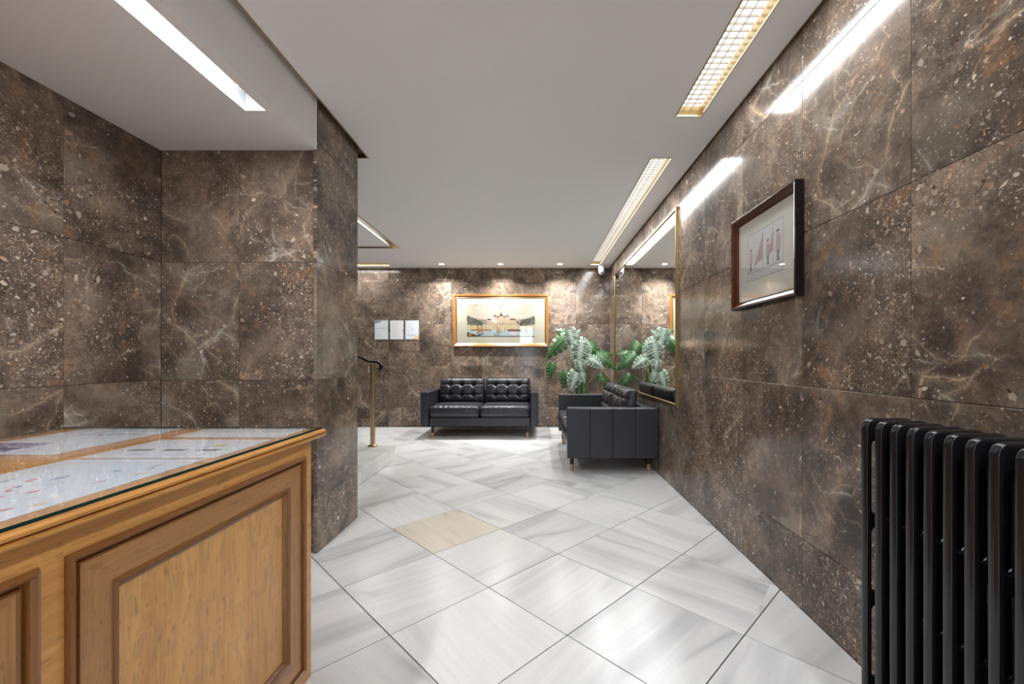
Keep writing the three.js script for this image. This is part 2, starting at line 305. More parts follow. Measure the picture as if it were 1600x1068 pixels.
// ------------------------------------------------------------------ lamps
function stripLight(label, [x0, x1, z0, z1], group) {
  const w = x1 - x0, l = z1 - z0, t = thing('strip_light', label, 'ceiling light', [(x0 + x1) / 2, H, (z0 + z1) / 2], 0, group), D = 0.056;
  const h = mesh('brass_housing', rectLoft(w + 0.012, l + 0.012, [[0, 0], [0, -0.003], [0.006, -0.003], [0.007, D]], false, false), brass, t); h.rotation.x = -Math.PI / 2;
  mesh('light_diffuser', box(-w / 2 + 0.001, w / 2 - 0.001, D, D + 0.006, -l / 2 + 0.001, l / 2 - 0.001), glow(1, 0.98, 0.955, 0.66), t);
  const n = Math.round(l / 0.042), bl = new THREE.BoxGeometry(w - 0.016, 0.012, 0.003), fin = std(0xdedcd6, 0.4);
  for (let k = 1; k < n; k++) mesh('louvre_blade', bl, fin, t).position.set(0, D - 0.0065, -l / 2 + l * k / n);
  const long = new THREE.BoxGeometry(0.003, 0.012, l - 0.016);
  for (const f of [-1 / 6, 1 / 6]) mesh('louvre_rail', long, fin, t).position.set(f * (w - 0.014), D - 0.0065, 0);
  const a = new THREE.RectAreaLight(new THREE.Color().setRGB(0.95, 0.985, 1.01), STRIP, w - 0.02, l - 0.04); a.position.set(0, 0.008, 0); a.rotation.x = -Math.PI / 2; t.add(a);
  return t;
}
stripLight('long brass edged recessed strip light running past the engraving of soldiers', STRIPS[0], 'recessed strip lights');
stripLight('long brass edged recessed strip light ending near the security camera', STRIPS[1], 'recessed strip lights');
stripLight('short brass edged recessed light above the notices on the far wall', REAR, 'recessed strip lights');
{ // slot light in the desk alcove
  const [x0, x1, z0, z1] = SL, w = x1 - x0, l = z1 - z0, t = thing('slot_light', 'white recessed slot with bare fluorescent tubes above the reception desk', 'ceiling light', [(x0 + x1) / 2, HS, (z0 + z1) / 2]);
  const white = std(0xe6e8ea, 0.35);
  const h = mesh('slot_lining', rectLoft(w, l, [[0, 0], [0.001, 0.095]], false, true), white, cs_); h.rotation.x = -Math.PI / 2; h.position.copy(t.position);
  mesh('reflector', box(-0.03, 0.03, 0.088, 0.092, -l / 2 + 0.1, l / 2 - 0.1), white, t);
  for (const [a, b] of [[-l / 2 + 0.115, -l / 2 + 1.315], [-l / 2 + 1.4, -l / 2 + 2.6]]) {
    const tb = mesh('fluorescent_tube_light', new THREE.CylinderGeometry(0.013, 0.013, b - a, 16).rotateX(Math.PI / 2).translate(0.012, 0.055, (a + b) / 2), glow(0.96, 0.98, 1, 5), t);
    for (const e of [a, b]) mesh('lamp_holder', box(0.0, 0.024, 0.035, 0.09, e - 0.012, e + 0.012), whitePlastic, t);
    const r = new THREE.RectAreaLight(new THREE.Color().setRGB(0.96, 0.97, 1), SLOT, 0.07, b - a); r.position.set(0, 0.03, (a + b) / 2); r.rotation.x = -Math.PI / 2; t.add(r);
  }
}
const spotLabels = ['round recessed spotlight above the left end of the black sofa', 'round recessed spotlight above the middle of the large framed print', 'round recessed spotlight between the framed print and security camera'];
SPOTS.forEach(([x, z], k) => {
  const t = thing('downlight', spotLabels[k], 'spotlight', [x, H, z], 0, 'recessed spotlights by the far wall');
  mesh('rim', new THREE.LatheGeometry([[0.036, 0.03], [0.038, 0.0], [0.043, -0.004], [0.05, -0.004], [0.052, 0], [0.043, 0.001], [0.041, 0.03]].map(([a, b]) => new THREE.Vector2(a, b)), 40), whitePlastic, t);
  mesh('light_lens', new THREE.CylinderGeometry(0.036, 0.036, 0.006, 32).translate(0, -0.003, 0), glow(1, 0.98, 0.96, 4), t);
  const s = new THREE.SpotLight(new THREE.Color().setRGB(0.98, 0.985, 0.98), SPOT, 0, 1.2, 0.8, 2); s.position.set(0, -0.014, 0); s.shadow.radius = 1.6; s.castShadow = true; t.add(s);
  s.target.position.set(0, -2, 0); t.add(s.target);
});
{ // stair tray: brass framed recess with a grey panel hung inside
  const [x0, x1, z0, z1] = TRAY, w = x1 - x0, l = z1 - z0, t = thing('ceiling_tray', 'brass framed recessed tray with hung panel above the stairs', 'ceiling tray', [(x0 + x1) / 2, H, (z0 + z1) / 2]);
  mesh('frame', rectLoft(w + 0.02, l + 0.02, [[0, 0], [0, -0.004], [0.012, -0.004], [0.012, 0.1]], false, false), bronzeTrim, t).rotation.x = -Math.PI / 2;
  mesh('tray_top', box(-w / 2, w / 2, 0.1, 0.11, -l / 2, l / 2), ceilingPaint, t);
  mesh('panel', box(-w / 2 + 0.095, w / 2 - 0.095, 0.004, 0.02, -l / 2 + 0.065, l / 2 - 0.065), ceilingPaint, t);
  mesh('panel_edge', rectLoft(w - 0.17, l - 0.11, [[0, 0.0], [0, 0.022], [0.012, 0.022], [0.012, 0.0], [0, 0.0]], false, false), whitePlastic, t).rotation.x = -Math.PI / 2;
  for (const [a, b] of [[w / 2 - 0.05, 0], [-w / 2 + 0.05, 0]]) { const c = mesh('hidden_tube_light', new THREE.CylinderGeometry(0.012, 0.012, l - 0.3, 12).rotateX(Math.PI / 2).translate(a, 0.075, 0), glow(1, 0.93, 0.8, 0.6), t); const r = new THREE.RectAreaLight(new THREE.Color().setRGB(1, 0.95, 0.86), TRAYL, 0.05, l - 0.3); r.position.set(a, 0.055, 0); r.rotation.x = -Math.PI / 2; t.add(r); }
}

// ------------------------------------------------------------------ mirror
{
  const z0 = -6.30, z1 = -3.48, y0 = 0.70, y1 = 2.345, t = thing('wall_mirror', 'large brass framed mirror on the right marble wall above the sofa', 'mirror', [XR, (y0 + y1) / 2, (z0 + z1) / 2], -Math.PI / 2);
  mesh('mirror_glass', box(-(z1 - z0) / 2 + 0.012, (z1 - z0) / 2 - 0.012, -(y1 - y0) / 2 + 0.012, (y1 - y0) / 2 - 0.012, 0.001, 0.008), mirrorGlass, t);
  mesh('frame', rectLoft(z1 - z0, y1 - y0, [[0, 0], [0, 0.016], [0.004, 0.02], [0.02, 0.02], [0.024, 0.008]], false, false), agedBrass, t);
}

// ------------------------------------------------------------------ framed prints
function palaceArt() {
  const [c, x] = canvas(1440, 760), q = rng(5), W = (a, b) => a + (b - a) * q();
  x.fillStyle = 'rgb(200,195,176)'; x.fillRect(0, 0, 1440, 760);
  const X0 = 175, X1 = 1265, Y0 = 110, Y1 = 645;
  x.fillStyle = 'rgb(192,184,166)'; x.fillRect(X0, Y0, X1 - X0, Y1 - Y0);
  for (let k = 0; k < 260; k++) { const y = Y0 + W(0, 1) ** 1.4 * 170, xx = W(X0, X1 - 160); x.globalAlpha = W(0.08, 0.3); x.strokeStyle = 'rgb(110,100,98)'; x.lineWidth = W(1, 5); x.beginPath(); x.moveTo(xx, y); x.quadraticCurveTo(xx + 60, y - W(-8, 12), xx + W(60, 160), y + W(-4, 4)); x.stroke(); }
  x.globalAlpha = 1;
  // wreath emblem in the sky
  x.strokeStyle = 'rgb(90,92,74)'; x.lineWidth = 9; x.beginPath(); x.moveTo(720, 182); x.bezierCurveTo(640, 130, 690, 96, 720, 122); x.bezierCurveTo(750, 96, 800, 130, 720, 182); x.stroke();
  x.fillStyle = 'rgb(205,190,120)'; x.beginPath(); x.arc(720, 142, 14, 0, 6.3); x.fill();
  // far tree line and town
  for (let k = 0; k < 1500; k++) { const xx = W(X0, X1), e = Math.abs(xx - 720) / 545, y = 400 - e * e * 70 + W(-20, 60); x.globalAlpha = W(0.3, 0.8); const g = W(60, 150); x.fillStyle = `rgb(${g},${g * 0.98},${g * 0.82})`; x.beginPath(); x.ellipse(xx, y, W(3, 10), W(3, 9), 0, 0, 6.3); x.fill(); }
  x.globalAlpha = 1;
  // terraces
  x.fillStyle = 'rgb(206,188,150)'; x.fillRect(X0, 440, X1 - X0, 90);
  for (let k = 0; k < 500; k++) { x.globalAlpha = W(0.3, 0.8); const g = W(60, 140); x.fillStyle = `rgb(${g},${g * 0.9},${g * 0.7})`; x.fillRect(W(X0, X1), W(440, 530), W(3, 16), W(2, 7)); }
  x.globalAlpha = 1;
  // palace
  const wing = (a, b, y0, y1) => { x.fillStyle = 'rgb(206,180,150)'; x.fillRect(a, y0, b - a, y1 - y0); x.fillStyle = 'rgb(98,72,66)'; x.beginPath(); x.moveTo(a - 6, y0); x.lineTo(a + 14, y0 - 26); x.lineTo(b - 14, y0 - 26); x.lineTo(b + 6, y0); x.fill(); x.fillStyle = 'rgb(104,82,84)'; for (let yy = y0 + 12; yy < y1 - 12; yy += 24) for (let xx = a + 9; xx < b - 8; xx += 17) x.fillRect(xx, yy, 7, 13); };
  wing(500, 600, 370, 430); wing(850, 960, 370, 430); wing(590, 860, 330, 430); wing(600, 650, 312, 430); wing(800, 850, 312, 430); wing(690, 760, 308, 430);
  x.fillStyle = 'rgb(98,72,66)'; x.fillRect(716, 235, 14, 60); x.fillRect(704, 262, 38, 22);
  // water, quay and boats
  x.fillStyle = 'rgb(176,196,196)'; x.fillRect(X0, 530, X1 - X0, Y1 - 530);
  x.fillStyle = 'rgb(158,104,56)'; x.fillRect(X0 + 60, 520, 330, 22); x.fillStyle = 'rgb(110,66,60)'; x.fillRect(830, 520, 220, 34);
  for (let k = 0; k < 420; k++) { x.globalAlpha = W(0.15, 0.5); x.fillStyle = q() < 0.5 ? 'rgb(90,104,110)' : 'rgb(226,230,226)'; x.fillRect(W(X0, X1 - 50), W(535, Y1 - 4), W(10, 50), W(1, 4)); }
  x.globalAlpha = 1;
  const boat = (bx, by, s) => { x.fillStyle = 'rgb(52,42,38)'; x.beginPath(); x.moveTo(bx - 60 * s, by - 10 * s); x.quadraticCurveTo(bx, by + 34 * s, bx + 64 * s, by - 16 * s); x.lineTo(bx + 40 * s, by + 20 * s); x.lineTo(bx - 40 * s, by + 20 * s); x.fill(); x.strokeStyle = 'rgb(60,44,36)'; x.lineWidth = 5 * s; x.beginPath(); x.moveTo(bx, by); x.lineTo(bx + 4 * s, by - 170 * s); x.stroke(); x.fillStyle = 'rgba(160,120,80,.8)'; x.beginPath(); x.moveTo(bx + 4 * s, by - 165 * s); x.lineTo(bx + 46 * s, by - 20 * s); x.lineTo(bx, by - 14 * s); x.fill(); };
  boat(340, 600, 1.2); boat(400, 590, 0.9); boat(655, 600, 0.9); boat(700, 560, 0.6); boat(1120, 560, 0.7); boat(780, 545, 0.4);
  x.fillStyle = 'rgb(64,54,46)'; x.beginPath(); x.moveTo(X0, 560); x.lineTo(300, 610); x.lineTo(420, Y1); x.lineTo(X0, Y1); x.fill(); x.fillStyle = 'rgb(168,126,38)'; x.beginPath(); x.arc(225, 605, 26, 0, 6.3); x.fill();
  x.fillStyle = 'rgb(84,74,64)'; x.fillRect(X0, Y1 - 16, X1 - X0, 16); x.fillStyle = 'rgb(218,204,204)'; x.beginPath(); x.ellipse(925, 590, 52, 22, 0, 0, 6.3); x.fill();
  for (let k = 0; k < 1700; k++) { // engraved strokes over town, quay and water
    const xx = W(X0, X1 - 14), y = W(395, Y1 - 4); x.globalAlpha = W(0.25, 0.75); const g = W(40, 110); x.fillStyle = q() < 0.2 ? 'rgb(150,100,60)' : `rgb(${g},${g * 0.92},${g * 0.82})`; x.fillRect(xx, y, W(1.5, 11), W(1.5, 5));
  }
  // framing trees
  for (const [a, b] of [[X0, X0 + 250], [X1 - 240, X1]]) for (let k = 0; k < 900; k++) { const xx = W(a, b), e = a === X0 ? (xx - a) / (b - a) : (b - xx) / (b - a), y = 290 + e * 110 + W(0, 150 * (1 - e * 0.6)); x.globalAlpha = W(0.4, 0.9); const g = W(34, 105); x.fillStyle = `rgb(${g},${g * 1.02},${g * 0.85})`; x.beginPath(); x.ellipse(xx, y, W(2, 8), W(2, 7), 0, 0, 6.3); x.fill(); }
  x.globalAlpha = 1; return texOf(c, false);
}
function soldierArt() {
  const [c, x] = canvas(900, 740), q = rng(8), W = (a, b) => a + (b - a) * q();
  x.fillStyle = 'rgb(226,224,212)'; x.fillRect(0, 0, 900, 740);
  const X0 = 165, X1 = 735, Y0 = 135, Y1 = 560;
  x.fillStyle = 'rgb(222,224,224)'; x.fillRect(X0, Y0, X1 - X0, Y1 - Y0);
  x.strokeStyle = 'rgb(60,54,58)'; x.lineWidth = 3; x.strokeRect(X0, Y0, X1 - X0, Y1 - Y0); x.beginPath(); x.moveTo(X0, 490); x.lineTo(X1, 490); x.stroke(); x.lineWidth = 1.5; x.strokeRect(560, 492, 175, 66);
  for (let k = 0; k < 90; k++) { x.globalAlpha = W(0.1, 0.4); x.fillStyle = 'rgb(160,110,130)'; x.fillRect(W(X0 + 5, X1 - 40), W(452, 488), W(8, 40), W(1, 5)); }
  x.globalAlpha = 1; x.strokeStyle = 'rgb(140,130,140)'; x.lineWidth = 1; for (let y = 505; y < 552; y += 12) { x.beginPath(); x.moveTo(X0 + 30, y); x.lineTo(500, y + W(-2, 2)); x.stroke(); }
  const flag = (px, top, w, h) => { x.strokeStyle = 'rgb(96,80,84)'; x.lineWidth = 3; x.beginPath(); x.moveTo(px, top); x.lineTo(px, 468); x.stroke(); x.fillStyle = 'rgb(186,158,160)'; x.beginPath(); x.moveTo(px, top + 6); x.bezierCurveTo(px - w * 0.3, top + h * 0.5, px - w * 0.7, top + h * 0.7, px - w, top + h); x.lineTo(px - 8, top + h * 0.86); x.fill(); for (let k = 0; k < 40; k++) { x.globalAlpha = 0.4; x.fillStyle = q() < 0.5 ? 'rgb(150,104,112)' : 'rgb(120,96,70)'; const t = q(); x.fillRect(px - w * t * 0.8, top + h * (0.25 + 0.6 * q() * 1), 4, 9); } x.globalAlpha = 1; };
  flag(430, 150, 150, 290); flag(590, 150, 70, 250); 
  const man = (mx, s, coat) => { const y = 470; x.fillStyle = 'rgb(60,66,96)'; x.fillRect(mx - 13 * s, y - 84 * s, 11 * s, 84 * s); x.fillRect(mx + 3 * s, y - 84 * s, 11 * s, 84 * s); x.fillStyle = coat; x.beginPath(); x.moveTo(mx - 20 * s, y - 178 * s); x.lineTo(mx + 20 * s, y - 178 * s); x.lineTo(mx + 30 * s, y - 70 * s); x.lineTo(mx - 30 * s, y - 70 * s); x.fill(); x.strokeStyle = 'rgb(90,60,72)'; x.lineWidth = 2; x.stroke(); x.beginPath(); x.lineWidth = 9 * s; x.strokeStyle = coat; x.moveTo(mx + 18 * s, y - 168 * s); x.lineTo(mx + 44 * s, y - 120 * s); x.stroke(); x.fillStyle = 'rgb(214,178,160)'; x.beginPath(); x.arc(mx, y - 194 * s, 12 * s, 0, 6.3); x.fill(); x.fillStyle = 'rgb(28,24,26)'; x.beginPath(); x.moveTo(mx - 24 * s, y - 204 * s); x.quadraticCurveTo(mx, y - 226 * s, mx + 24 * s, y - 206 * s); x.lineTo(mx, y - 200 * s); x.fill(); x.fillRect(mx - 14 * s, y - 6, 30 * s, 6); };
  man(225, 0.92, 'rgb(198,180,182)'); man(400 + 110, 1.0, 'rgb(200,168,172)'); man(660, 1.2, 'rgb(204,176,180)');
  x.globalAlpha = 1; x.fillStyle = 'rgb(150,146,140)'; x.fillRect(446, 590, 8, 26); return texOf(c, false);
}
function framedPrint(name, label, pos, turn, W, Hh, profile, frameMat, art, inset, liner, edgeMat) {
  const t = thing(name, label, 'picture', pos, turn);
  mesh('frame', rectLoft(W, Hh, edgeMat ? profile.slice(2) : profile, false, false), frameMat, t);
  if (edgeMat) mesh('frame_edge', rectLoft(W, Hh, profile.slice(0, 3), false, false), edgeMat, t);
  const w = W - 2 * inset, h = Hh - 2 * inset, g = new THREE.BoxGeometry(w, h, 0.004); g.translate(0, 0, 0.009);
  mesh('print', g, new THREE.MeshPhysicalMaterial({ map: art, roughness: 0.7 }), t);
  mesh('glass', new THREE.BoxGeometry(w, h, 0.002).translate(0, 0, 0.0135), pane, t);
  if (liner) mesh('gilt_liner', rectLoft(w + 0.01, h + 0.01, liner, false, false), brass, t);
  mesh('backing_board', new THREE.BoxGeometry(W - 0.02, Hh - 0.02, 0.005).translate(0, 0, 0.0035), std(0x5a4632, 0.9), t);
  return t;
}
framedPrint('framed_print', 'wide wooden framed colour engraving of a riverside palace on far wall', [-0.576, 1.699, ZB + 0.001], 0, 1.52, 0.831, [[0, 0], [0, 0.032], [0.006, 0.036], [0.018, 0.036], [0.04, 0.02], [0.044, 0.014], [0.044, 0.004]], pictureWood, palaceArt(), 0.046, [[0, 0.012], [0, 0.02], [0.006, 0.022], [0.016, 0.0155]]);
framedPrint('framed_print', 'small dark framed engraving of soldiers with flags on right wall', [XR - 0.001, 1.625, -2.145], -Math.PI / 2, 0.61, 0.506, [[0, 0], [0, 0.036], [0.005, 0.04], [0.013, 0.038], [0.017, 0.033], [0.034, 0.021], [0.036, 0.023], [0.04, 0.016], [0.04, 0.004]], mahogany, soldierArt(), 0.04, null, ebony);

// three notices in sleeves on the far wall
function noticeArt(k) {
  const [c, x] = canvas(220, 300); x.fillStyle = ['#e4ecee', '#e8e8ea', '#e6e8ee'][k]; x.fillRect(0, 0, 220, 300); const q = rng(60 + k);
  x.strokeStyle = '#a9adb4'; x.lineWidth = 2;
  if (k === 0) { x.fillStyle = '#8f9aa8'; x.beginPath(); x.moveTo(0, 0); x.lineTo(120, 0); x.quadraticCurveTo(80, 46, 0, 46); x.fill(); x.fillStyle = '#6f7680'; for (const a of [40, 90, 138, 182]) { x.beginPath(); x.arc(a, 122, 9, 0, 6.3); x.fill(); } x.beginPath(); x.moveTo(14, 166); x.lineTo(206, 166); x.stroke(); for (let y = 190; y < 280; y += 14) { x.globalAlpha = 0.4; x.beginPath(); x.moveTo(24, y); x.lineTo(24 + q() * 150 + 20, y); x.stroke(); } }
  if (k === 1) for (let y = 36; y < 270; y += 13) { x.globalAlpha = 0.55; x.beginPath(); x.moveTo(34, y); x.lineTo(60 + q() * 130, y); x.stroke(); }
  if (k === 2) { for (let y = 40; y < 130; y += 14) { x.globalAlpha = 0.4; x.beginPath(); x.moveTo(40, y); x.lineTo(60 + q() * 120, y); x.stroke(); } x.globalAlpha = 1; x.strokeStyle = '#50545c'; x.lineWidth = 4; x.beginPath(); x.moveTo(84, 142); x.lineTo(140, 142); x.stroke(); x.fillStyle = '#8a94ad'; for (const a of [44, 96, 122, 160]) x.fillRect(a, 222, 12, 24); x.fillStyle = '#e8c98a'; x.beginPath(); x.moveTo(220, 220); x.lineTo(220, 300); x.lineTo(110, 300); x.fill(); }
  x.globalAlpha = 1; return texOf(c, false);
}
[['white notice with a grey corner and row of dots on far wall', -2.488], ['plain white text notice between two other notices on far wall', -2.243], ['white notice with a yellow corner nearest the framed palace print', -1.998]].forEach(([label, x], k) => {
  const t = thing('notice', label, 'notice', [x, 1.553, ZB], 0, 'notices on the far wall');
  mesh('sheet', new THREE.BoxGeometry(0.212, 0.3, 0.002).translate(0, 0, 0.004), new THREE.MeshPhysicalMaterial({ map: noticeArt(k), roughness: 0.5 }), t);
  mesh('sleeve', rectLoft(0.224, 0.312, [[0, 0], [0, 0.003], [0.007, 0.006], [0.007, 0.003]], false, false), std(0x9a9c9c, 0.2), t);
  if (k === 1) for (const s of [-1, 1]) mesh('mounting_stud', new THREE.CylinderGeometry(0.009, 0.009, 0.01, 16).rotateX(Math.PI / 2).translate(s * 0.112, -0.002, 0.006), ebony, t);
});

// ------------------------------------------------------------------ reception desk
const DX = -0.784, DZ = -1.472, DT = 0.852;
const desk = thing('reception_desk', 'honey oak reception desk with framed panels and moulded top edge', 'desk', [DX, 0, DZ]);
const dz = (z) => z - DZ, dx = (x) => x - DX;
mesh('body', boxUV(dx(-1.62), dx(-0.802), 0, 0.82, dz(-1.46), dz(0.6)), honeyWood, desk);
// face members: rails and stiles
const face = (y0, y1, z0, z1, m, along) => mesh(along ? 'rail' : 'stile', boxUV(dx(-0.802), 0, y0, y1, dz(z0), dz(z1), along ? 1 : 1, 1, R(), R()), m, desk);
face(0.772, 0.82, -1.472, 0.6, honeyWood, true); face(0, 0.043, -1.472, 0.6, honeyWood, true);
face(0.043, 0.772, -1.472, -1.4347, honeyWood); face(0.043, 0.772, -0.7034, -0.667, honeyWood); face(0.043, 0.772, 0.064, 0.10, honeyWood);
function deskModule(za, zb) { // one framed panel, centred on the face
  const L = zb - za, y0 = 0.043, y1 = 0.772, Hh = y1 - y0, grp = (m) => { m.rotation.y = Math.PI / 2; m.position.set(dx(-0.802), (y0 + y1) / 2, dz((za + zb) / 2)); return m; };
  grp(mesh('outer_moulding', rectLoft(L, Hh, [[0, 0.018], [0.003, 0.026], [0.009, 0.028], [0.014, 0.022], [0.016, 0.012], [0.021, 0.012], [0.024, 0.019], [0.027, 0.016]], false, false), darkMould, desk));
  const w0 = 0.027, w1 = 0.082, bx = (q, d) => { const s = new THREE.Shape(q.map((p) => new THREE.Vector2(...p))); const g = new THREE.ExtrudeGeometry(s, { depth: 0.016, bevelEnabled: false }); const uv = g.attributes.uv, p = g.attributes.position; for (let i = 0; i < uv.count; i++) uv.setXY(i, (d ? p.getX(i) : p.getY(i)) + d * 0.3, (d ? p.getY(i) : p.getX(i)) + d * 0.21); return g; };
  const a = L / 2, b = Hh / 2;
  for (const s of [1, -1]) {
    grp(mesh('frame_board', bx([[-a + w0, s * (b - w0)], [a - w0, s * (b - w0)], [a - w1, s * (b - w1)], [-a + w1, s * (b - w1)]], 1), redWood, desk));
    grp(mesh('frame_board', bx([[s * (a - w0), -b + w0], [s * (a - w0), b - w0], [s * (a - w1), b - w1], [s * (a - w1), -b + w1]], 0), redWood, desk));
  }
  grp(mesh('inner_moulding', rectLoft(L - 2 * w1, Hh - 2 * w1, [[0, 0.016], [0.002, 0.02], [0.008, 0.021], [0.012, 0.014], [0.015, 0.014], [0.02, 0.006], [0.025, 0.004], [0.028, -0.002]], false, false), darkMould, desk));
  const pg = new THREE.BoxGeometry(L - 2 * w1 - 0.05, Hh - 2 * w1 - 0.05, 0.008), uv = pg.attributes.uv, p = pg.attributes.position; for (let i = 0; i < uv.count; i++) uv.setXY(i, p.getY(i) + 0.4, p.getX(i) * 0.9 + 0.3);
  grp(mesh('panel', pg, burlWood, desk));
}
deskModule(-1.4347, -0.7034); deskModule(-0.667, 0.064);
{ // moulded top, a closed slab with a profiled edge
  const x0 = -1.662, x1 = -0.745, z0 = -1.502, z1 = 0.64, g = rectLoft(x1 - x0, z1 - z0, [[0.045, -0.034], [0.03, -0.032], [0.022, -0.026], [0.004, -0.025], [0, -0.021], [0, -0.016], [0.009, -0.0145], [0.009, -0.012], [0.001, -0.0105], [0.001, -0.005], [0.006, 0]], true, true);
  const m = mesh('desk_top', g, honeyWood, desk); m.rotation.x = -Math.PI / 2; m.position.set(dx((x0 + x1) / 2), DT, dz((z0 + z1) / 2));
}
// printed sheets lying on the desk under the glass
function leafletArt(k) {
  const [c, x] = canvas(420, 300); x.fillStyle = ['#dfe6ec', '#e2e6e8', '#dde4ea', '#d8e2ea'][k]; x.fillRect(0, 0, 420, 300); const q = rng(70 + k), W = (a, b) => a + (b - a) * q();
  if (k === 0) { x.fillStyle = '#4a4684'; x.fillRect(20, 190, 190, 90); x.fillStyle = '#d8d8ea'; for (let n = 0; n < 26; n++) x.fillRect(W(30, 180), W(200, 270), W(6, 24), W(3, 8)); for (let n = 0; n < 40; n++) { x.fillStyle = ['#5c88b0', '#d8a04a', '#c05c50', '#4e7a58'][n % 4]; x.globalAlpha = 0.8; x.fillRect(W(120, 380), W(70, 90), W(6, 22), W(4, 10)); } }
  if (k === 1) { x.strokeStyle = '#9aa4ae'; for (let y = 40; y < 270; y += 26) { x.globalAlpha = 0.6; x.beginPath(); x.moveTo(30, y); x.lineTo(W(140, 390), y + W(-3, 3)); x.stroke(); } x.globalAlpha = 1; x.strokeStyle = '#7fb08a'; x.lineWidth = 3; x.beginPath(); x.moveTo(120, 200); x.bezierCurveTo(200, 160, 280, 190, 380, 120); x.stroke(); }
  if (k === 2) { for (let n = 0; n < 3; n++) { x.fillStyle = '#7c6e6a'; x.fillRect(60 + n * 110, 170, 72, 28); } x.fillStyle = '#d8c070'; x.beginPath(); x.arc(300, 110, 22, 0, 6.3); x.fill(); x.strokeStyle = '#a8b0ba'; for (let n = 0; n < 30; n++) { x.globalAlpha = 0.6; x.beginPath(); const a = W(30, 380), b = W(30, 160); x.moveTo(a, b); x.lineTo(a + W(8, 40), b); x.stroke(); } }
  if (k === 3) { const cols = ['#b8434f', '#b8434f', '#c86060', '#2e5a80', '#7f98a0', '#d6a860', '#c8cc88']; for (let n = 0; n < 26; n++) { x.fillStyle = cols[n % 7]; x.globalAlpha = W(0.5, 0.95); x.beginPath(); x.ellipse(W(30, 390), W(30, 250), W(5, 15), W(3, 8), W(0, 3), 0, 6.3); x.fill(); } x.globalAlpha = 1; x.strokeStyle = '#c8686c'; x.lineWidth = 6; x.beginPath(); x.moveTo(230, 282); x.lineTo(400, 282); x.stroke(); }
  x.globalAlpha = 1; return texOf(c, false);
}
function leaflet(label, k, x0, x1, z0, z1, turn) { const g = new THREE.BoxGeometry(x1 - x0, 0.0008, z1 - z0); const m = mesh('leaflet', g, new THREE.MeshPhysicalMaterial({ map: leafletArt(k), roughness: 0.6 })); m.position.set((x0 + x1) / 2, DT + 0.0006, (z0 + z1) / 2); m.rotation.y = turn; tag(m, label, 'leaflet', 'printed sheets on the reception desk'); }
leaflet('printed sheet with a purple block under the desk glass', 0, -1.583, -1.243, -1.492, -1.09, 0);
leaflet('white printed sheet at the far corner of the desk', 1, -1.152, -0.803, -1.492, -1.33, 0);
leaflet('printed sheet with three grey pictures under the desk glass', 2, -1.142, -0.802, -1.29, -1.052, 0.0);
leaflet('long printed sheet dotted with small red and blue marks', 3, -1.142, -0.812, -1.04, -0.62, 0.0);
{
  const t = thing('glass_sheet', 'clear glass sheet with a dark green edge covering the desk top', 'glass sheet', [-1.2, DT + 0.0016, -0.43]);
  mesh('pane', new THREE.BoxGeometry(0.888, 0.006, 2.12).translate(0, 0.003, 0), pane, t);
  const gm = std(new THREE.Color().setRGB(0.012, 0.045, 0.032), 0.08);
  mesh('glass_edge', box(0.444, 0.4452, 0, 0.006, -1.06, 1.06), gm, t); mesh('glass_edge', box(-0.4452, -0.444, 0, 0.006, -1.06, 1.06), gm, t);
  mesh('glass_edge', box(-0.444, 0.444, 0, 0.006, -1.0612, -1.06), gm, t); mesh('glass_edge', box(-0.444, 0.444, 0, 0.006, 1.06, 1.0612), gm, t);
}

// ------------------------------------------------------------------ sofas
function softBox(w, h, d, r, seg, f) { // rounded box with many vertices, shaped by f(p, n)
  const g = new THREE.BoxGeometry(w, h, d, ...seg); g.deleteAttribute('normal'); g.deleteAttribute('uv');
  const m = mergeVertices(g), p = m.attributes.position, v = new THREE.Vector3(), c = new THREE.Vector3();
  for (let i = 0; i < p.count; i++) {
    v.fromBufferAttribute(p, i); c.set(clamp(v.x, -w / 2 + r, w / 2 - r), clamp(v.y, -h / 2 + r, h / 2 - r), clamp(v.z, -d / 2 + r, d / 2 - r));
    const n = v.clone().sub(c); if (n.lengthSq() > 1e-12) n.normalize(); v.copy(c).addScaledVector(n, r); if (f) f(v, n); p.setXYZ(i, v.x, v.y, v.z);
  }
  m.computeVertexNormals(); return m;
}
const BUTTONS = []; for (const v of [0.42, -0.40]) for (const u of [-0.52, 0, 0.52]) BUTTONS.push([u, v]);
